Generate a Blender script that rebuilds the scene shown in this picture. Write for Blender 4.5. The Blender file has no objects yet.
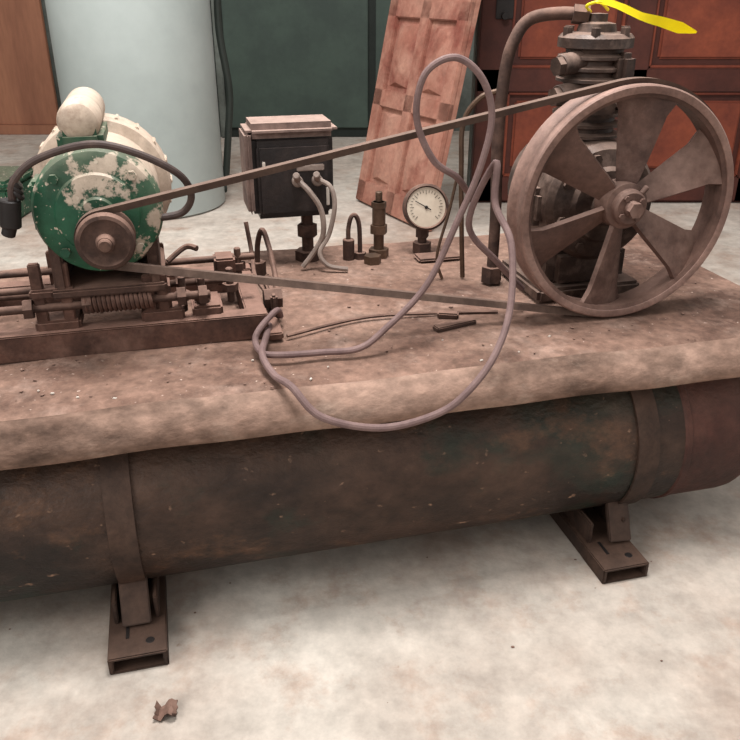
import bpy, bmesh, math, random
from mathutils import Vector, Matrix
random.seed(7)
K=0.75   # overall real-world scale
def L(r,g,b,a=1):
    f=lambda x:(x/255/12.92) if x/255<=.04045 else ((x/255+.055)/1.055)**2.4
    return (f(r),f(g),f(b),a)
# ---------------------------------------------------------------- materials
def mat(name,c1,c2,scale=6,lo=.4,hi=.6,rough=.8,dust=None,dustamt=.8,bump=.15,c3=None,s3=2,lo3=.5,hi3=.6,metal=0,fine=.25,speck=None,ss=45,sl=.66,sh=.72,str_=None,c4=None,s4=5,lo4=.55,hi4=.7,mid=None,w3=3.1):
    m=bpy.data.materials.new(name);m.use_nodes=True
    nt=m.node_tree;N=nt.nodes;Lk=nt.links;P=N['Principled BSDF']
    tc=N.new('ShaderNodeTexCoord')
    mp=N.new('ShaderNodeMapping');Lk.new(tc.outputs['Object'],mp.inputs[0])
    if str_: mp.inputs['Scale'].default_value=str_
    def noise(s,d=8,r=.6,off=0):
        n=N.new('ShaderNodeTexNoise');n.noise_dimensions='4D';n.inputs['W'].default_value=off;n.inputs['Scale'].default_value=s;n.inputs['Detail'].default_value=d;n.inputs['Roughness'].default_value=r
        Lk.new(mp.outputs[0],n.inputs['Vector']);return n
    def ramp(src,a,b):
        r=N.new('ShaderNodeMapRange');r.inputs[1].default_value=a;r.inputs[2].default_value=b;Lk.new(src,r.inputs[0]);return r.outputs[0]
    def mix(f,a,b,mode='MIX'):
        x=N.new('ShaderNodeMix');x.data_type='RGBA';x.blend_type=mode
        if isinstance(f,float): x.inputs[0].default_value=f
        else: Lk.new(f,x.inputs[0])
        for v,i in ((a,6),(b,7)):
            if isinstance(v,tuple): x.inputs[i].default_value=v
            else: Lk.new(v,x.inputs[i])
        return x.outputs[2]
    n1=noise(scale);col=mix(ramp(n1.outputs[0],lo,hi),c1,c2)
    if c3:
        n3=noise(s3,9,.65,w3);col=mix(ramp(n3.outputs[0],lo3,hi3),col,c3)
    if c4:
        n4=noise(s4,10,.7,7.7);col=mix(ramp(n4.outputs[0],lo4,hi4),col,c4)
    nf=noise(scale*9,5,.65,1.7)
    col=mix(fine,col,mix(ramp(nf.outputs[0],.3,.7),(.2,.2,.2,1),(1.1,1.1,1.1,1)),'MULTIPLY')
    if dust:
        g=N.new('ShaderNodeNewGeometry');sx=N.new('ShaderNodeSeparateXYZ');Lk.new(g.outputs['Normal'],sx.inputs[0])
        nd=noise(scale*1.7,8,.6,5)
        ad=N.new('ShaderNodeMath');ad.operation='ADD';Lk.new(sx.outputs[2],ad.inputs[0]);Lk.new(ramp(nd.outputs[0],.3,.7),ad.inputs[1])
        ml=N.new('ShaderNodeMath');ml.operation='MULTIPLY';Lk.new(ramp(ad.outputs[0],.5,1.4),ml.inputs[0]);ml.inputs[1].default_value=dustamt
        col=mix(ml.outputs[0],col,dust)
    if mid is None: mid=.3 if bump>=.12 else 0
    if mid:
        nm=noise(scale*3.2,6,.75,12);col=mix(float(mid),col,mix(ramp(nm.outputs[0],.35,.62),(.25,.22,.2,1),(1.15,1.15,1.15,1)),'MULTIPLY')
    if speck:
        ns=noise(ss,3,.5,9);col=mix(ramp(ns.outputs[0],sl,sh),col,speck)
    Lk.new(col,P.inputs['Base Color'])
    P.inputs['Roughness'].default_value=rough;P.inputs['Metallic'].default_value=metal
    P.inputs['Specular IOR Level'].default_value=.3
    if bump:
        b=N.new('ShaderNodeBump');b.inputs['Strength'].default_value=bump;b.inputs['Distance'].default_value=.01
        Lk.new(nf.outputs[0],b.inputs['Height']);Lk.new(b.outputs[0],P.inputs['Normal'])
    return m
M_deck=mat('dusty_deck',L(162,130,114),L(128,97,83),4,.35,.7,.9,bump=.45,c3=L(88,62,52),s3=2.6,lo3=.48,hi3=.70,fine=.6,speck=L(196,172,158),ss=70,sl=.68,sh=.76,c4=L(170,142,128),s4=7,lo4=.52,hi4=.72,mid=.4)
M_apron=mat('dusty_apron',L(168,138,122),L(140,110,95),4,.35,.7,.9,bump=.35,c3=L(84,64,53),s3=3.4,lo3=.5,hi3=.66,fine=.55,str_=(.7,1,1.4),c4=L(180,156,140),s4=6,lo4=.52,hi4=.72,mid=.4)
M_tank=mat('rusty_tank',L(74,54,44),L(42,33,29),3.5,.4,.6,.5,dust=L(118,92,76),dustamt=.28,bump=.6,c3=L(36,47,39),s3=3.2,lo3=.5,hi3=.58,fine=.65,speck=L(140,110,90),ss=40,sl=.66,sh=.74,str_=(.7,1,1),c4=L(110,78,58),s4=6,lo4=.53,hi4=.66,mid=.45)
M_tankend=mat('red_rust_tank_end',L(98,58,49),L(64,40,35),4,.35,.65,.6,dust=L(126,92,78),dustamt=.3,bump=.5,fine=.5)
M_iron=mat('dusty_iron',L(92,68,58),L(60,44,39),9,.35,.65,.75,dust=L(148,116,102),dustamt=.65,fine=.45)
M_strap=mat('strap_iron',L(76,56,46),L(50,38,33),9,.35,.65,.65,dust=L(118,92,78),dustamt=.35,fine=.5)
M_frame=mat('frame_rust',L(108,76,64),L(74,52,44),9,.35,.65,.75,dust=L(152,118,104),dustamt=.7,fine=.45)
M_wheel=mat('wheel_iron',L(156,124,112),L(112,84,76),7,.35,.7,.55,dust=L(174,144,132),dustamt=.5,fine=.45)
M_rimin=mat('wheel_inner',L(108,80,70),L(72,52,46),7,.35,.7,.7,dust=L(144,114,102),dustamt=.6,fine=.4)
M_spoke=mat('spoke_iron',L(112,84,74),L(76,55,49),7,.35,.7,.6,dust=L(164,134,122),dustamt=.75,fine=.4)
M_pump=mat('pump_iron',L(88,69,60),L(54,42,38),12,.35,.65,.45,dust=L(154,130,118),dustamt=.7,fine=.4)
M_green=mat('green_paint',L(46,98,72),L(32,76,56),5,.4,.6,.5,c3=L(200,182,164),s3=6.5,lo3=.535,hi3=.56,dust=L(150,140,122),dustamt=.35,bump=.1,speck=L(190,176,158),ss=60,sl=.64,sh=.67,w3=4.6,mid=.3)
M_greenp=mat('green_paint_plain',L(46,92,68),L(32,72,54),5,.4,.6,.5,dust=L(150,140,122),dustamt=.4,bump=.1,speck=L(190,176,158),ss=50,sl=.62,sh=.65,mid=.3)
M_cream=mat('cream_paint',L(206,188,170),L(178,156,138),6,.4,.65,.5,c3=L(120,92,74),s3=9,lo3=.56,hi3=.7,dust=L(204,186,168),dustamt=.3,bump=.1,c4=L(44,92,68),s4=6,lo4=.64,hi4=.66,mid=.3)
M_blackbox=mat('black_enamel',L(40,36,36),L(54,46,44),10,.4,.7,.4,dust=L(124,104,96),dustamt=.15,mid=.3)
M_cord=mat('cord_rubber',L(110,88,86),L(132,108,104),20,.35,.65,.7,bump=0)
M_cordd=mat('dark_cord',L(62,50,48),L(88,72,66),20,.35,.65,.6,bump=0)
M_belt=mat('belt_rubber',L(70,54,48),L(92,74,64),14,.35,.65,.8,dust=L(134,110,98),dustamt=.5,bump=0)
M_brass=mat('old_brass',L(108,84,68),L(82,64,52),14,.35,.65,.5,metal=.3)
M_cable=mat('grey_cable',L(156,140,130),L(122,106,98),14,.35,.65,.6,bump=0)
M_face=mat('gauge_face',L(206,192,174),L(188,172,154),10,.4,.7,.4,bump=0,fine=.1)
M_dark=mat('dark_paint',L(30,26,26),L(44,38,36),10,.4,.7,.5,bump=0)
M_yellow=mat('yellow_plastic',L(248,232,40),L(240,220,30),10,.4,.7,.35,bump=0,fine=.05)
M_white=mat('white_label',L(205,196,186),L(190,178,168),10,.4,.7,.5,bump=0,fine=.1)
M_floor=mat('concrete',L(210,201,190),L(190,176,164),1.6,.35,.65,.85,bump=.3,c3=L(162,136,120),s3=1.1,lo3=.5,hi3=.7,fine=.4,speck=L(140,116,100),ss=26,sl=.7,sh=.78,c4=L(182,158,142),s4=4.5,lo4=.52,hi4=.68,mid=.18)
M_wall=mat('wall_paint',L(120,126,120),L(100,104,98),2,.4,.6,.8)
M_cab=mat('green_cabinet_paint',L(74,88,80),L(66,78,72),3,.4,.6,.5,bump=.05,fine=.1)
M_cabd=mat('cabinet_dark',L(42,48,44),L(35,41,37),3,.4,.6,.6,bump=.05)
M_drum=mat('drum_paint',L(164,171,168),L(148,156,153),1.2,.35,.65,.5,bump=.02,fine=.06)
M_ply=mat('plywood',L(170,118,92),L(150,102,80),3,.4,.6,.7,bump=.05,str_=(1,1,.15))
M_red=mat('red_door_paint',L(88,46,37),L(68,36,30),3,.35,.65,.6,bump=.1,mid=.2)
M_redp=mat('red_panel_paint',L(140,70,48),L(104,50,38),3,.35,.65,.6,bump=.1,mid=.2)
M_pink=mat('faded_pink_door',L(184,138,120),L(160,106,90),4,.35,.65,.75,bump=.15,c3=L(134,76,64),s3=3,lo3=.5,hi3=.66,mid=.3)
M_lid=mat('box_cover_dusty',L(140,118,110),L(100,82,76),9,.35,.65,.7,dust=L(172,146,134),dustamt=.7)
# ---------------------------------------------------------------- frames
ANG=math.radians(14.3)
MACH=Matrix.Translation((-.558*K,1.430*K,0))@Matrix.Rotation(ANG,4,'Z')@Matrix.Scale(K,4)
WORLD=Matrix.Scale(K,4)
def root(name,org=(0,0,0),M=MACH):
    e=bpy.data.objects.new(name,None);bpy.context.collection.objects.link(e)
    e.empty_display_size=.1;e.matrix_world=M@Matrix.Translation(org);e['org']=org
    return e
def add(par,name,bm,m,smooth=35):
    me=bpy.data.meshes.new(name)
    bmesh.ops.recalc_face_normals(bm,faces=bm.faces)
    if par is not None:
        bmesh.ops.translate(bm,vec=-Vector(par['org']),verts=bm.verts)
    bm.to_mesh(me);bm.free()
    me.materials.append(m)
    if smooth:
        me.shade_smooth();me.set_sharp_from_angle(angle=math.radians(smooth))
    o=bpy.data.objects.new(name,me);bpy.context.collection.objects.link(o)
    if par is not None: o.parent=par
    return o
# ---------------------------------------------------------------- mesh helpers
def box(bm,lo,hi,bev=.004,rot=None):
    lo=Vector(lo);hi=Vector(hi);c=(lo+hi)/2;d=hi-lo
    t=bmesh.new();bmesh.ops.create_cube(t,size=1)
    bmesh.ops.scale(t,vec=d,verts=t.verts)
    if bev: bmesh.ops.bevel(t,geom=t.edges[:],offset=min(bev,min(d)*.45),segments=2,affect='EDGES')
    if rot is not None: bmesh.ops.transform(t,matrix=rot,verts=t.verts)
    bmesh.ops.translate(t,vec=c,verts=t.verts)
    merge(bm,t)
def merge(bm,t):
    me=bpy.data.meshes.new('tmp');t.to_mesh(me);t.free();bm.from_mesh(me);bpy.data.meshes.remove(me)
def frame(ax):
    ax=Vector(ax).normalized();u=ax.orthogonal().normalized()
    if abs(ax.y)>.99:u=Vector((1,0,0))
    if abs(ax.z)>.99:u=Vector((1,0,0))
    return ax,u,ax.cross(u)
def rev(bm,o,ax,prof,seg=40,closed=False):
    ax,u,v=frame(ax);o=Vector(o);rings=[]
    for r,h in prof:
        if r<1e-6: rings.append([bm.verts.new(o+ax*h)])
        else: rings.append([bm.verts.new(o+ax*h+(u*math.cos(2*math.pi*k/seg)+v*math.sin(2*math.pi*k/seg))*r) for k in range(seg)])
    n=len(rings)
    for i in range(n if closed else n-1):
        a=rings[i];b=rings[(i+1)%n]
        for k in range(seg):
            k2=(k+1)%seg
            if len(a)==1 and len(b)==1: continue
            if len(a)==1: bm.faces.new((a[0],b[k],b[k2]))
            elif len(b)==1: bm.faces.new((a[k],b[0],a[k2]))
            else: bm.faces.new((a[k],b[k],b[k2],a[k2]))
def cyl(bm,p0,p1,r,seg=24,r2=None,bev=.003):
    p0=Vector(p0);p1=Vector(p1);h=(p1-p0).length;r2=r if r2 is None else r2
    b=min(bev,r*.4,h*.4)
    rev(bm,p0,p1-p0,[(0,0),(r-b,0),(r,b),(r2,h-b),(r2-b,h),(0,h)],seg)
def spline(pts,n=10,closed=False):
    P=[Vector(p) for p in pts];out=[];m=len(P)
    for i in range(m-1):
        p0=P[max(i-1,0)];p1=P[i];p2=P[i+1];p3=P[min(i+2,m-1)]
        for k in range(n):
            t=k/n
            out.append(.5*((2*p1)+(p2-p0)*t+(2*p0-5*p1+4*p2-p3)*t*t+(3*p1-p0-3*p2+p3)*t**3))
    out.append(P[-1]);return out
def tube(bm,pts,r,seg=10,n=10,smooth=True):
    S=spline(pts,n) if smooth else [Vector(p) for p in pts]
    T=(S[1]-S[0]).normalized();u=T.orthogonal().normalized();rings=[]
    for i,p in enumerate(S):
        t=(S[min(i+1,len(S)-1)]-S[max(i-1,0)]).normalized()
        u=(u-t*u.dot(t)).normalized();v=t.cross(u)
        rings.append([bm.verts.new(p+(u*math.cos(2*math.pi*k/seg)+v*math.sin(2*math.pi*k/seg))*r) for k in range(seg)])
    for a,b in zip(rings,rings[1:]):
        for k in range(seg): bm.faces.new((a[k],a[(k+1)%seg],b[(k+1)%seg],b[k]))
    bm.faces.new(rings[0][::-1]);bm.faces.new(rings[-1])
def helix(bm,p0,p1,R,r,turns):
    p0=Vector(p0);p1=Vector(p1);ax,u,v=frame(p1-p0);n=turns*12
    tube(bm,[p0+(p1-p0)*i/n+(u*math.cos(i*math.pi/6)+v*math.sin(i*math.pi/6))*R for i in range(n+1)],r,6,1,False)
def hexn(bm,p0,p1,r):
    p0=Vector(p0);p1=Vector(p1);rev(bm,p0,p1-p0,[(0,0),(r,0),(r,(p1-p0).length),(0,(p1-p0).length)],6)
def sweep(bm,prof,x0,x1,nx=1,fn=None):
    rows=[]
    for i in range(nx+1):
        s=x0+(x1-x0)*i/nx
        rows.append([bm.verts.new((s,b,z+(fn(s,b) if fn else 0))) for b,z in prof])
    m=len(prof)
    for a,b in zip(rows,rows[1:]):
        for k in range(m): bm.faces.new((a[k],a[(k+1)%m],b[(k+1)%m],b[k]))
    bm.faces.new(rows[0]);bm.faces.new(rows[-1][::-1])
B=bmesh.new
ZP=.635
# ================================================================ AIR COMPRESSOR
TB,TZ,TR=.34,.31,.243
ac=root('air_compressor')
bm=B()
pr=[(0,-.92)]+[(TR*math.sin(a*math.pi/20),-.75-.17*math.cos(a*math.pi/20)) for a in range(1,11)]
pr+=[(TR,1.50)]
rev(bm,(0,TB,TZ),(1,0,0),pr,72);add(ac,'tank',bm,M_tank)
bm=B()
pr=[(TR,1.50),(TR+.004,1.505),(TR+.004,1.52),(TR,1.525),(TR,1.70)]
pr+=[(TR*math.cos(a*math.pi/20),1.70+.15*math.sin(a*math.pi/20)) for a in range(1,10)]+[(0,1.85)]
rev(bm,(0,TB,TZ),(1,0,0),pr,72);add(ac,'tank_end',bm,M_tankend)
def wav(s,b): return .0025*math.sin(s*7+b*3)+.002*math.sin(s*17.3)*math.cos(b*5)
outer=[(.168,.6322),(.185,.635),(.21,.636)]+[(.2+.1*i,ZP) for i in range(1,11)]+[(1.25,ZP),(1.256,.60)]
inner=[(b,z-.010) for b,z in outer];inner[-1]=(1.246,.60)
bm=B();sweep(bm,outer+inner[::-1],-1.0,1.92,120,wav);add(ac,'deck',bm,M_deck,50)
outer=[(.118,.540),(.108,.543),(.102,.551),(.102,.566),(.108,.584),(.120,.602),(.134,.615),(.150,.625),(.168,.6322)]
inner=[(b+.010,z-.006) for b,z in outer]
bm=B();sweep(bm,outer+inner[::-1],-1.0,1.92,120,lambda s,b:wav(s,b));add(ac,'apron',bm,M_apron,50)
for i,(s,ss_) in enumerate(((0.0,0.0),(1.31,1.385))):
    bm=B()
    w=.032
    rev(bm,(ss_,TB,TZ),(1,0,0),[(TR+.001,-w),(TR+.008,-w),(TR+.008,w),(TR+.001,w)],72,True)
    for lo,hi in (((s-.07,-.0,.038),(s+.07,.72,.048)),((s-.07,0,0),(s-.058,.72,.045)),((s+.058,0,0),(s+.07,.72,.045))):
        box(bm,lo,hi,.003)
    box(bm,(s-.07,.0,0),(s+.07,.12,.006),.002)
    for sg in (-1,1):
        box(bm,(s+sg*.05-.006,.12,.04),(s+sg*.05+.006,.52,.115),.003)
    m_=(s+ss_)/2
    box(bm,(m_-.035,.125,.045),(m_+.035,.140,.17),.003,Matrix.Rotation((ss_-s)*1.2,4,'Y')@Matrix.Rotation(math.radians(-32),4,'X'))
    box(bm,(s-.03,1.02,0.0),(s+.03,1.08,.63),.004)
    box(bm,(s-.05,.5,0),(s+.05,1.08,.03),.004)
    add(ac,'strap_foot_%d'%(i+1),bm,M_strap)
    bm=B();cyl(bm,(s+.03,.045,.044),(s+.03,.045,.049),.012);box(bm,(s-.03,.06,.045),(s-.018,.12,.0495),.002)
    add(ac,'foot_hole_shade_%d'%(i+1),bm,M_dark)  # solid dark pieces stand in for the shade inside the slot holes
# pump
PS,PB=1.395,.66
bm=B()
box(bm,(PS-.17,PB-.14,ZP),(PS+.17,PB+.17,.68),.01)
box(bm,(PS-.13,PB-.12,.66),(PS+.13,PB+.14,.80),.03)
rev(bm,(PS,0,.93),(0,1,0),[(0,.465),(.05,.465),(.055,.48),(.10,.485),(.11,.50),(.155,.51),(.17,.53),(.17,.80),(.15,.83),(.06,.84),(0,.84)],40)
for k in range(8):
    a=k*math.pi/4+.3;c=Vector((PS+.135*math.cos(a),.515,.93+.135*math.sin(a)));hexn(bm,c,c+Vector((0,-.018,0)),.014)
box(bm,(PS-.20,.56,.86),(PS-.14,.66,.97),.02)
add(ac,'crankcase',bm,M_pump)
bm=B()
p=[(0,1.03),(.125,1.03),(.125,1.075),(.085,1.09)]
z=1.095
for k in range(8):
    r=.100 if k not in (3,) else .112
    p+=[(.078,z),(r,z+.006),(r,z+.014),(.078,z+.02)];z+=.030
p+=[(.080,1.335),(.104,1.34),(.104,1.365),(.095,1.375),(.055,1.38),(.05,1.40),(.026,1.405),(.026,1.425),(0,1.427)]
rev(bm,(PS,PB,0),(0,0,1),p,40)
for k in range(6):
    a=k*math.pi/3;c=Vector((PS+.088*math.cos(a),PB+.088*math.sin(a),1.37));hexn(bm,c,c+Vector((0,0,.022)),.014)
for zz in (1.225,1.305):
    cyl(bm,(PS-.05,PB-.03,zz),(PS-.125,PB-.05,zz-.008),.030);hexn(bm,(PS-.12,PB-.05,zz-.008),(PS-.142,PB-.054,zz-.01),.026)
cyl(bm,(PS+.05,PB-.03,1.2),(PS+.125,PB-.05,1.19),.03)
box(bm,(PS-.08,PB-.13,1.16),(PS+.02,PB-.06,1.22),.015)
box(bm,(PS+.02,PB-.12,1.25),(PS+.07,PB-.06,1.33),.015)
add(ac,'finned_cylinder',bm,M_pump)
bm=B()
tube(bm,[(1.165,.74,.64),(1.165,.74,.85),(1.155,.74,1.1),(1.165,.74,1.28),(1.185,.735,1.36),(1.225,.73,1.41),(1.30,.70,1.425),(1.37,.67,1.42)],.0175,14,10)
hexn(bm,(1.165,.74,.64),(1.165,.74,.69),.034);hexn(bm,(1.33,.685,1.424),(1.37,.67,1.42),.026)
add(ac,'discharge_pipe',bm,M_iron)
bm=B()
tube(bm,[(1.09,.80,.64),(1.075,.79,.80),(1.06,.78,1.0),(1.06,.78,1.13),(1.10,.76,1.20),(1.16,.75,1.22)],.008,8)
tube(bm,[(1.02,.80,.64),(1.0,.80,.72),(1.03,.79,.86),(1.05,.78,.98)],.005,8)
add(ac,'copper_tube',bm,M_brass)
bm=B()
s,b=.885,1.09
hexn(bm,(s,b,ZP),(s,b,.665),.036);cyl(bm,(s,b,.66),(s,b,.72),.018);hexn(bm,(s,b,.72),(s,b,.75),.030);cyl(bm,(s,b,.75),(s,b,.83),.023);hexn(bm,(s,b,.81),(s,b,.83),.027);cyl(bm,(s,b,.83),(s,b,.865),.012)
hexn(bm,(s-.04,b-.07,ZP),(s-.04,b-.07,.665),.03)
add(ac,'relief_valve',bm,M_brass)
bm=B()
tube(bm,[(.775,1.08,.70),(.775,1.08,.745),(.785,1.08,.785),(.80,1.08,.79),(.812,1.08,.76),(.815,1.08,.70),(.815,1.08,.64)],.008,8)
hexn(bm,(.815,1.08,ZP),(.815,1.08,.66),.022);cyl(bm,(.775,1.08,ZP),(.775,1.08,.71),.02)
add(ac,'drain_hook_pipe',bm,M_iron)
bm=B()
box(bm,(.86,.40,ZP+.002),(.99,.43,ZP+.016),.003,Matrix.Rotation(.25,4,'Z'))
box(bm,(.90,.47,ZP+.002),(.96,.50,ZP+.02),.004,Matrix.Rotation(-.4,4,'Z'))
tube(bm,[(.46,.45,.645),(.7,.52,.648),(.95,.50,.645),(1.08,.48,.643)],.005,6)
box(bm,(1.0,.98,ZP),(1.16,1.06,.648),.01)
add(ac,'deck_hardware',bm,M_iron)
# ================================================================ FLYWHEEL
WS,WZ,WR=1.392,.955,.316
fw=root('flywheel',(WS,.41,WZ))
bm=B()
y0,y1=.365,.465
rev(bm,(WS,0,WZ),(0,1,0),[(WR-.022,y0+.001),(WR-.020,y0),(WR-.004,y0),(WR,y0+.004),(WR,.392),(WR-.006,.400),(WR-.006,.420),(WR,.428),(WR,y1-.004),(WR-.004,y1),(WR-.016,y1)],96,True)
add(fw,'rim',bm,M_wheel,40)
bm=B()
rev(bm,(WS,0,WZ),(0,1,0),[(WR-.021,y0+.004),(WR-.032,y0+.010),(WR-.030,.40),(WR-.026,.42),(WR-.022,y1-.002),(WR-.015,y1-.002)],96,True)
add(fw,'rim_inner',bm,M_rimin,40)
bm=B()
rev(bm,(WS,0,WZ),(0,1,0),[(0,.345),(.018,.345),(.022,.350),(.022,.358),(.042,.358),(.048,.364),(.05,.38),(.062,.385),(.066,.44),(.05,.45),(.05,.47),(0,.47)],36)
hexn(bm,(WS,.348,WZ),(WS,.332,WZ),.022);cyl(bm,(WS+.03,.37,WZ+.035),(WS+.045,.37,WZ+.055),.008)
for k in range(4):
    a=k*math.pi/2+.6;c=Vector((WS+.034*math.cos(a),.359,WZ+.034*math.sin(a)));hexn(bm,c,c+Vector((0,-.008,0)),.008)
add(fw,'hub',bm,M_spoke)
for k in range(6):
    a=math.radians(84-60*k)
    bm=B();rows=[]
    for i in range(11):
        t=i/10;r=.050+(WR-.029-.050)*t
        w=.026+.044*t**.9; th=.007; tw=math.radians(34-12*t)
        if i>=9:w+=.008*(i-8)
        row=[];nb=7
        xs=[-w+2*w*j/(nb-1) for j in range(nb)]
        cur=lambda x:-.010*(1-(x/w)**2)*t      # fan-blade camber
        for x,y in [(x,cur(x)-th) for x in xs]+[(x,cur(x)+th) for x in xs[::-1]]:
            X=x*math.cos(tw)-y*math.sin(tw);Y=x*math.sin(tw)+y*math.cos(tw)
            row.append(bm.verts.new((WS+r*math.cos(a)-X*math.sin(a),.412+Y,WZ+r*math.sin(a)+X*math.cos(a))))
        rows.append(row)
    n_=len(rows[0])
    for p_,q in zip(rows,rows[1:]):
        for j in range(n_): bm.faces.new((p_[j],p_[(j+1)%n_],q[(j+1)%n_],q[j]))
    bm.faces.new(rows[0]);bm.faces.new(rows[-1][::-1])
    add(fw,'spoke_%d'%(k+1),bm,M_spoke,40)
# ================================================================ MOTOR
MS,MZ=.022,1.0
mo=root('electric_motor',(MS,.6,MZ))
R=.153
bm=B()
rev(bm,(MS,0,MZ),(0,1,0),[(0,.455),(.04,.455),(.045,.462),(.095,.468),(.10,.474),(.128,.478),(.146,.488),(R,.505),(R,.555),(R-.004,.56)],56)
for k in range(4):
    a=math.pi/4+k*math.pi/2;c=Vector((MS+.125*math.cos(a),.48,MZ+.125*math.sin(a)));hexn(bm,c,c+Vector((0,-.014,0)),.012)
add(mo,'front_bell',bm,M_green)
bm=B()
rev(bm,(MS,0,MZ),(0,1,0),[(R-.006,.558),(R-.004,.80)],56)
add(mo,'shell',bm,M_cream)
bm=B()
rev(bm,(MS,0,MZ),(0,1,0),[(R-.004,.77),(R+.022,.78),(R+.028,.79),(R+.028,.87),(R+.016,.89),(R-.04,.905),(0,.91)],56)
for k in range(20):
    a=2*math.pi*k/20;c=Vector((MS+(R+.026)*math.cos(a),.80,MZ+(R+.026)*math.sin(a)));box(bm,c-Vector((.006,.01,.006)),c+Vector((.006,.07,.006)),.003,Matrix.Rotation(-a,4,'Y'))
add(mo,'rear_bell',bm,M_cream)
bm=B()
cs,cz=.000,1.200
rev(bm,(cs,0,cz),(0,1,0),[(0,.55),(.03,.552),(.044,.562),(.050,.58),(.050,.86),(.038,.89),(0,.895)],28)
add(mo,'capacitor_cover',bm,M_cream)
bm=B()
box(bm,(cs-.054,.545,1.12),(cs+.054,.80,1.185),.015)
box(bm,(MS-.165,.585,.93),(MS-.12,.7,1.06),.01)
add(mo,'capacitor_saddle',bm,M_greenp)
bm=B()
box(bm,(MS-.13,.49,.80),(MS-.10,.80,.93),.006,);box(bm,(MS+.10,.49,.80),(MS+.13,.80,.93),.006)
box(bm,(MS-.14,.48,.79),(MS+.14,.82,.812),.005)
add(mo,'cradle',bm,M_iron)
bm=B()
cyl(bm,(.037,.34,.957),(.037,.47,.965),.016)
rev(bm,(.037,0,.957),(0,1,0),[(0,.352),(.018,.352),(.021,.360),(.023,.370),(.050,.373),(.056,.370),(.064,.372),(.068,.380),(.068,.392),(.052,.402),(.052,.416),(.068,.428),(.068,.440),(.03,.445),(0,.445)],40)
add(mo,'drive_pulley',bm,M_iron)
# sliding base
bm=B()
for b in (.47,.86):
    box(bm,(-.85,b,ZP),(.415,b+.010,.705),.003)
    box(bm,(-.85,b,.697),(.415,b+.055,.706),.003)
box(bm,(.36,.47,ZP),(.415,.92,.70),.004);box(bm,(-.4,.47,ZP),(-.34,.92,.70),.004)
box(bm,(.40,.44,ZP+.004),(.45,.56,.66),.004)
for s in (-.15,-.085,.115,.15):
    box(bm,(s-.014,.495,.70),(s+.014,.515,.88 if s<0 else .83),.003)
    box(bm,(s-.012,.80,.70),(s+.012,.82,.82),.003)
box(bm,(-.17,.49,.70),(-.06,.60,.73),.006);box(bm,(.09,.49,.70),(.20,.62,.735),.006)
box(bm,(-.17,.485,.79),(-.06,.52,.815),.006)
box(bm,(.13,.50,.73),(.17,.58,.80),.006)
box(bm,(.22,.5,.70),(.30,.62,.73),.006);box(bm,(.30,.74,.70),(.36,.82,.78),.006)
add(ac,'motor_slide_rails',bm,M_frame)
bm=B()
for b,z,r,e in ((.50,.765,.011,.27),(.54,.80,.009,.10),(.62,.76,.010,.40),(.78,.77,.010,.42)):
    cyl(bm,(-.85,b,z),(e,b,z),r,12)
for s in (-.19,-.05,.185,.24):
    hexn(bm,(s,.50,.765),(s+.022,.50,.765),.026);hexn(bm,(s,.62,.76),(s+.022,.62,.76),.024)
for s,b in ((.25,.54),(.33,.60),(.37,.78),(.20,.56)):
    cyl(bm,(s,b,.70),(s,b,.80),.010,12);hexn(bm,(s,b,.735),(s,b,.755),.022)
tube(bm,[(.17,.6,.83),(.22,.62,.86),(.25,.60,.86)],.008,8)
add(ac,'tension_rods',bm,M_iron)
bm=B();helix(bm,(-.045,.50,.765),(.125,.50,.765),.020,.0055,15)
add(ac,'tension_spring',bm,M_frame)
# belt
def belt(rb):
    c1=Vector((.037,.957));c2=Vector((WS,WZ));r1=.054+rb;r2=WR-.005+rb
    d=c2-c1;D=d.length;al=math.acos((r1-r2)/D);pts=[]
    n=24
    for i in range(n+1):
        a=al+(2*math.pi-2*al)*i/n;pts.append(c1+Vector((math.cos(a),math.sin(a)))*r1)
    n=60
    for i in range(n+1):
        a=-al+(2*al)*i/n;pts.append(c2+Vector((math.cos(a),math.sin(a)))*r2)
    return pts
i_=belt(0);o_=belt(.017)
bm=B();rows=[]
for a,b in zip(i_,o_):
    rows.append([bm.verts.new((a.x,.403,a.y)),bm.verts.new((a.x,.417,a.y)),bm.verts.new((b.x,.423,b.y)),bm.verts.new((b.x,.397,b.y))])
for k in range(len(rows)):
    p_=rows[k];q=rows[(k+1)%len(rows)]
    for j in range(4): bm.faces.new((p_[j],p_[(j+1)%4],q[(j+1)%4],q[j]))
add(ac,'drive_belt',bm,M_belt,35)
# ================================================================ SWITCH BOX
sw=root('pressure_switch_box',(.6,1.1,ZP))
bm=B();box(bm,(.46,1.06,.80),(.725,1.22,1.07),.018);box(bm,(.475,1.05,.815),(.71,1.07,1.04),.010);add(sw,'housing',bm,M_blackbox)
bm=B();box(bm,(.445,1.05,1.058),(.74,1.235,1.105),.02);box(bm,(.44,1.055,.82),(.462,1.23,1.08),.01);add(sw,'cover',bm,M_lid)
bm=B()
hexn(bm,(.64,1.12,ZP),(.64,1.12,.67),.045);cyl(bm,(.64,1.12,.66),(.64,1.12,.81),.020);hexn(bm,(.64,1.12,.72),(.64,1.12,.76),.034)
add(sw,'pipe_stand',bm,M_iron)
bm=B()
for s in (.60,.665):
    cyl(bm,(s,1.055,.925),(s,1.03,.925),.018);cyl(bm,(s,1.035,.93),(s-.012,.99,.955),.011)
box(bm,(.60,1.043,.955),(.69,1.053,.975),.003)
add(sw,'terminals',bm,M_cable)
bm=B();box(bm,(.695,1.043,.84),(.705,1.052,.90),.002);box(bm,(.49,1.043,.965),(.50,1.052,.99),.002);add(sw,'labels',bm,M_white)
bm=B()
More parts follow.
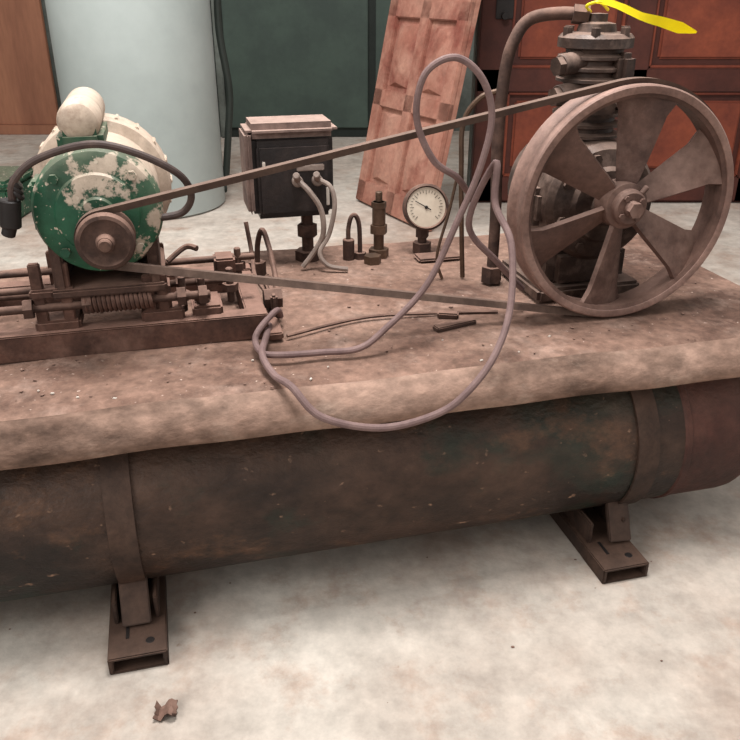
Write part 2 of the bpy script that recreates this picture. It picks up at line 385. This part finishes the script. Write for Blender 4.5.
tube(bm,[(.60,1.03,.93),(.63,1.0,.90),(.665,.99,.84),(.67,.99,.76),(.64,1.0,.70),(.60,1.0,.65)],.009,8)
tube(bm,[(.665,1.03,.93),(.70,1.0,.91),(.71,.99,.85),(.69,.99,.76),(.655,.98,.70),(.68,.96,.66),(.74,.94,.65)],.008,8)
add(sw,'conduits',bm,M_cable)
bm=B()
tube(bm,[(.45,1.0,.66),(.455,1.0,.74),(.47,.98,.79),(.485,.95,.74),(.49,.85,.66),(.47,.7,.66)],.009,8)
tube(bm,[(.42,.98,.82),(.43,.95,.72),(.42,.80,.70),(.44,.66,.69)],.007,8)
hexn(bm,(.45,1.0,ZP),(.45,1.0,.68),.028)
box(bm,(.435,.56,ZP),(.455,.74,.72),.006)
hexn(bm,(.42,.60,.70),(.47,.60,.70),.03)
add(sw,'lead_and_bracket',bm,M_iron)
# ================================================================ GAUGE
ga=root('pressure_gauge',(1.05,1.1,ZP))
gc=Vector((1.055,1.09,.800));ax=Vector((-.12,-1,.22)).normalized();G=1.25
bm=B();rev(bm,gc-ax*.03,ax,[(0,0),(.058*G,0),(.064*G,.006),(.064*G,.034),(.058*G,.038),(.054*G,.030)],40)
hexn(bm,(1.05,1.11,ZP),(1.05,1.11,.67),.034);cyl(bm,(1.05,1.11,.66),(1.05,1.11,.76),.016);hexn(bm,(1.05,1.11,.69),(1.05,1.11,.72),.024)
add(ga,'case',bm,M_iron)
bm=B();rev(bm,gc,ax,[(0,.001),(.055*G,.001),(.055*G,-.003)],40);add(ga,'dial',bm,M_face)
bm=B()
up=Vector((0,0,1));up=(up-ax*up.dot(ax)).normalized();rt=up.cross(ax)
def bar(bm,a,r0,r1,w,h=.003):
    d=rt*math.cos(a)+up*math.sin(a);q=d.cross(ax)
    c=gc+ax*h;vs=[bm.verts.new(c+d*r*G+q*x) for r,x in ((r0,-w),(r1,-w*.6),(r1,w*.6),(r0,w))];bm.faces.new(vs)
for k in range(25): bar(bm,math.radians(-45+270*k/24),.040 if k%4 else .035,.047,.0012)
bar(bm,math.radians(150),-.015,.036,.002,.004);cyl(bm,gc,gc+ax*.006,.006,12)
add(ga,'needle_and_ticks',bm,M_dark)
# ================================================================ CORDS
pc=root('power_cord',(.6,.3,ZP))
bm=B()
tube(bm,[(.95,.44,1.01),(.90,.39,1.06),(.83,.37,1.11),(.785,.37,1.21),(.80,.36,1.31),(.87,.355,1.345),(.935,.345,1.30),(.965,.34,1.21),(.94,.335,1.09),(.89,.34,.96),(.81,.33,.80),(.69,.30,.70),(.62,.29,.66),(.53,.30,.655),(.42,.30,.66),(.375,.33,.66),(.375,.42,.67),(.44,.50,.70),(.46,.56,.66)],.0085,10,8)
add(pc,'upper_loop',bm,M_cord)
bm=B()
tube(bm,[(1.16,.50,.70),(1.06,.46,.80),(.96,.44,.92),(.985,.345,1.10),(.985,.33,1.00),(1.0,.25,.92),(.975,.17,.79),(.915,.10,.70),(.84,.065,.628),(.76,.06,.575),(.62,.06,.555),(.48,.075,.595),(.42,.13,.655),(.39,.2,.655),(.375,.3,.665),(.40,.42,.66),(.42,.50,.66)],.0090,10,8)
add(pc,'lower_loop',bm,M_cord)
bm=B()
tube(bm,[(-.16,.46,1.03),(-.15,.45,1.09),(-.09,.45,1.14),(.03,.44,1.17),(.13,.44,1.145),(.22,.45,1.09),(.245,.48,1.03),(.22,.50,.985),(.16,.50,.975)],.009,10,8)
add(mo,'cable',bm,M_cordd)
bm=B()
cyl(bm,(-.165,.46,1.05),(-.175,.46,.985),.024);cyl(bm,(-.175,.46,.99),(-.185,.46,.965),.016)
for k in range(3): cyl(bm,(-.15,.46,1.06+k*.012),(-.14,.46,1.066+k*.012),.018)
add(mo,'plug',bm,M_dark)
# ================================================================ YELLOW TAG
yt=root('yellow_tag',(1.4,.62,1.46))
bm=B();cs_=[(1.35,.60,1.455,.004),(1.39,.60,1.453,.014),(1.44,.60,1.438,.014),(1.49,.59,1.418,.011),(1.54,.58,1.406,.013),(1.60,.575,1.39,.017),(1.65,.57,1.378,.003)]
S=spline([(a,b,c) for a,b,c,d in cs_],5);rows=[]
for i,p_ in enumerate(S):
    t=i/5;j=min(int(t),5);w=cs_[j][3]+(cs_[j+1][3]-cs_[j][3])*(t-j)
    d=Vector((0,math.cos(i*.09),math.sin(.8+i*.03))).normalized()
    rows.append([bm.verts.new(p_-d*w),bm.verts.new(p_+d*w)])
for a,b in zip(rows,rows[1:]): bm.faces.new((a[0],a[1],b[1],b[0]))
bmesh.ops.solidify(bm,geom=bm.faces[:],thickness=.002)
add(yt,'ribbon',bm,M_yellow)
bm=B();tube(bm,[(1.40,.62,1.435),(1.36,.60,1.455),(1.34,.63,1.445),(1.37,.66,1.43)],.004,6);add(yt,'tie',bm,M_yellow)
# debris on deck
bm=B()
for k in range(130):
    s=random.uniform(-.3,1.85);b=random.uniform(.2,1.1) if random.random()<.7 else random.uniform(.17,.45);z=ZP+.002
    r=random.uniform(.0015,.0045)
    t=bmesh.new();bmesh.ops.create_icosphere(t,subdivisions=1,radius=r)
    bmesh.ops.scale(t,vec=(random.uniform(.6,2),random.uniform(.6,1.5),.5),verts=t.verts)
    bmesh.ops.rotate(t,matrix=Matrix.Rotation(random.random()*6,3,'Z'),verts=t.verts)
    bmesh.ops.translate(t,vec=(s,b,z+r*.3+wav(s,b)),verts=t.verts);merge(bm,t)
add(ac,'crumbs',bm,M_iron)
bm=B()
for k in range(14):
    s=random.uniform(-.3,1.3);b=random.uniform(.18,.35)
    box(bm,(s,b,ZP+.001),(s+random.uniform(.004,.010),b+.005,ZP+.005),.001,Matrix.Rotation(random.random()*3,4,'Z'))
add(ac,'paint_flakes',bm,M_white)
lf=root('dried_leaf',(-.463,1.30,0),WORLD)
bm=B()
bmesh.ops.create_grid(bm,x_segments=6,y_segments=6,size=.026)
for v in bm.verts:
    v.co.x*=.8+.3*random.random();v.co.y*=.6+.5*random.random();v.co.z=.012+.010*math.sin(v.co.x*120)+.006*random.random();v.co+=Vector((-.463,1.30,0))
bmesh.ops.solidify(bm,geom=bm.faces[:],thickness=.003)
add(lf,'crumpled_leaf',bm,M_iron)
fd=root('floor_grit',(0,1.6,0),WORLD)
bm=B()
for k in range(34):
    x=random.uniform(-1,1.3);y=random.uniform(1.05,2.3);r=random.uniform(.001,.0035)
    t=bmesh.new();bmesh.ops.create_icosphere(t,subdivisions=1,radius=r)
    bmesh.ops.scale(t,vec=(random.uniform(.6,2),random.uniform(.6,1.5),.6),verts=t.verts)
    bmesh.ops.translate(t,vec=(x,y,r*.5),verts=t.verts);merge(bm,t)
add(fd,'grit',bm,M_iron)
# ================================================================ ROOM
def wroot(n,o=(0,0,0)): return root(n,o,WORLD)
def single(name,bm,m,smooth=35):
    o=add(None,name,bm,m,smooth);o.matrix_world=WORLD;return o
bm=B();box(bm,(-8,-4,-.1),(8,9.4,0),0);single('floor',bm,M_floor,0)
bm=B();box(bm,(-8,9.3,0),(8,9.4,4),0);single('wall_back',bm,M_wall,0)
bm=B();box(bm,(-8.1,-4,0),(-8,9.4,4),0);single('wall_left',bm,M_wall,0)
bm=B();box(bm,(.75,6.12,0),(8,6.22,4),0);single('wall_right',bm,M_wall,0)
gcab=wroot('green_metal_cabinet',(-.7,9.1,0))
bm=B();box(bm,(-1.75,8.9,0),(.75,9.29,3.2),.01);add(gcab,'carcass',bm,M_cabd)
bm=B();box(bm,(-1.50,8.86,.10),(-.02,8.9,3.1),.01);box(bm,(.06,8.86,.10),(.72,8.9,3.1),.01);add(gcab,'doors',bm,M_cab)
bm=B();box(bm,(-1.60,8.84,.0),(-1.53,8.9,3.1),.01);add(gcab,'trim',bm,M_wall)
dr=wroot('storage_drum',(-1.64,6.0,0))
bm=B();rev(bm,(-1.64,6.0,0),(0,0,1),[(0,0),(.52,0),(.54,.015),(.54,2.2),(.5,2.26),(0,2.3)],96)
add(dr,'body',bm,M_drum,40)
bm=B();tube(bm,[(-1.06,6.1,2.2),(-1.05,6.1,1.6),(-1.06,6.1,1.2),(-1.02,6.1,.8),(-1.05,6.1,.5),(-1.1,6.1,.12)],.026,10);cyl(bm,(-1.1,6.1,.1),(-1.2,6.05,.1),.04)
add(dr,'hose',bm,M_cabd)
tcx=wroot('green_tool_chest',(-2.8,5.7,0))
bm=B();box(bm,(-3.3,5.4,0),(-2.46,5.9,.24),.015);box(bm,(-3.32,5.38,.24),(-2.44,5.92,.30),.02)
add(tcx,'chest_body',bm,M_greenp)
bm=B();box(bm,(-2.72,5.365,.18),(-2.64,5.39,.28),.006);tube(bm,[(-3.0,5.65,.30),(-2.98,5.65,.36),(-2.8,5.65,.36),(-2.78,5.65,.30)],.012,8)
add(tcx,'latch_and_handle',bm,M_dark)
pw=wroot('plywood_panel',(-3.8,9.1,0))
bm=B();box(bm,(-5.2,9.10,.10),(-3.42,9.16,3.2),.005);box(bm,(-4.15,9.08,.10),(-4.08,9.10,3.2),.003);add(pw,'sheet',bm,M_ply)
bm=B();box(bm,(-5.2,9.05,0),(-3.40,9.25,.10),.005);add(pw,'sill',bm,M_ply)
rd=wroot('red_panel_door',(1.8,6.0,0))
bm=B();box(bm,(.76,6.03,.0),(3.6,6.10,2.6),.005);add(rd,'slab',bm,M_red)
bm=B()
for lo,hi in (((.76,.02),(.98,2.6)),((1.76,.02),(1.96,2.6)),((2.74,.02),(2.98,2.6)),((.76,.02),(3.6,.2)),((.76,.80),(3.6,.96)),((.76,1.62),(3.6,1.78))):
    box(bm,(lo[0],5.99,lo[1]),(hi[0],6.035,hi[1]),.008)
add(rd,'frame',bm,M_red)
bm=B()
for xa,xb in ((.98,1.76),(1.96,2.74),(2.98,3.6)):
    for za,zb in ((.2,.80),(.96,1.62),(1.78,2.5)):
        box(bm,(xa+.06,6.005,za+.06),(xb-.06,6.04,zb-.06),.025)
        for q in (((xa,za),(xb,za+.02)),((xa,zb-.02),(xb,zb)),((xa,za),(xa+.02,zb)),((xb-.02,za),(xb,zb))):
            box(bm,(q[0][0],6.0,q[0][1]),(q[1][0],6.035,q[1][1]),.006)
add(rd,'panels',bm,M_redp)
bm=B();box(bm,(.86,5.975,1.28),(.98,5.99,1.40),.004);cyl(bm,(.92,5.98,1.30),(.92,5.93,1.30),.025);add(rd,'latch',bm,M_dark)
ld=bpy.data.objects.new('leaning_paneled_door',None);bpy.context.collection.objects.link(ld);ld['org']=(0,0,0)
dx=Vector((.468,-.884,0)).normalized();nx=Vector((.884,.468,0))
t=math.radians(12);upv=Vector((0,0,1))*math.cos(t)+nx*math.sin(t);nn=dx.cross(upv)
Mx=Matrix(((dx.x,nn.x,upv.x,-.07),(dx.y,nn.y,upv.y,6.1),(dx.z,nn.z,upv.z,.006),(0,0,0,1)))
ld.matrix_world=WORLD@Mx
bm=B();box(bm,(0,-.02,0),(1.0,.02,2.3),.004);add(ld,'slab',bm,M_pink)
bm=B()
for xa,xb,za,zb in ((0,.12,0,2.3),(.44,.56,0,2.3),(.88,1,0,2.3),(0,1,0,.16),(0,1,.70,.82),(0,1,1.30,1.42),(0,1,2.1,2.3)):
    box(bm,(xa,.015,za),(xb,.05,zb),.006)
for xa,xb in ((.12,.44),(.56,.88)):
    for za,zb in ((.16,.70),(.82,1.30),(1.42,2.1)):
        cx,cz=(xa+xb)/2,(za+zb)/2
        vs=[bm.verts.new((x,.02,z)) for x,z in ((xa+.03,za+.03),(xb-.03,za+.03),(xb-.03,zb-.03),(xa+.03,zb-.03))]
        ws=[bm.verts.new((x,.055,z)) for x,z in ((cx,za+.06),(xb-.06,cz),(cx,zb-.06),(xa+.06,cz))]
        for k in range(4):
            bm.faces.new((vs[k],vs[(k+1)%4],ws[k]));bm.faces.new((vs[(k+1)%4],ws[(k+1)%4],ws[k]))
        bm.faces.new(ws)
add(ld,'panels',bm,M_pink,20)
# ================================================================ CAMERA, LIGHT
cam=bpy.data.cameras.new('camera');cam.sensor_width=36;cam.lens=36*800/740
co=bpy.data.objects.new('camera',cam);bpy.context.collection.objects.link(co)
co.location=(0,0,1.5*K);co.rotation_euler=(math.radians(90-25.8),0,0);bpy.context.scene.camera=co
w=bpy.data.worlds.new('world');bpy.context.scene.world=w;w.use_nodes=True
w.node_tree.nodes['Background'].inputs[0].default_value=(1,.98,.95,1);w.node_tree.nodes['Background'].inputs[1].default_value=.64
def area(name,loc,tgt,size,e,col):
    l=bpy.data.lights.new(name,'AREA');l.size=size;l.energy=e;l.color=col
    o=bpy.data.objects.new(name,l);bpy.context.collection.objects.link(o);o.location=loc
    o.rotation_euler=(Vector(tgt)-Vector(loc)).to_track_quat('-Z','Y').to_euler()
area('window_light',(-2.4,-.4,2.4),(0.1,1.5,.4),1.4,52,(1,.98,.95))
area('skylight',(.0,1.6,3.2),(.1,1.5,0),.9,112,(1,.98,.96))
area('rear_fill_light',(-1.2,3.2,3.3),(-.8,4.8,0.2),1.4,60,(1,.98,.96))  # added fill that brightens the background, no actual lamp in the room
sc=bpy.context.scene;sc.view_settings.view_transform='Standard';sc.view_settings.exposure=0.05
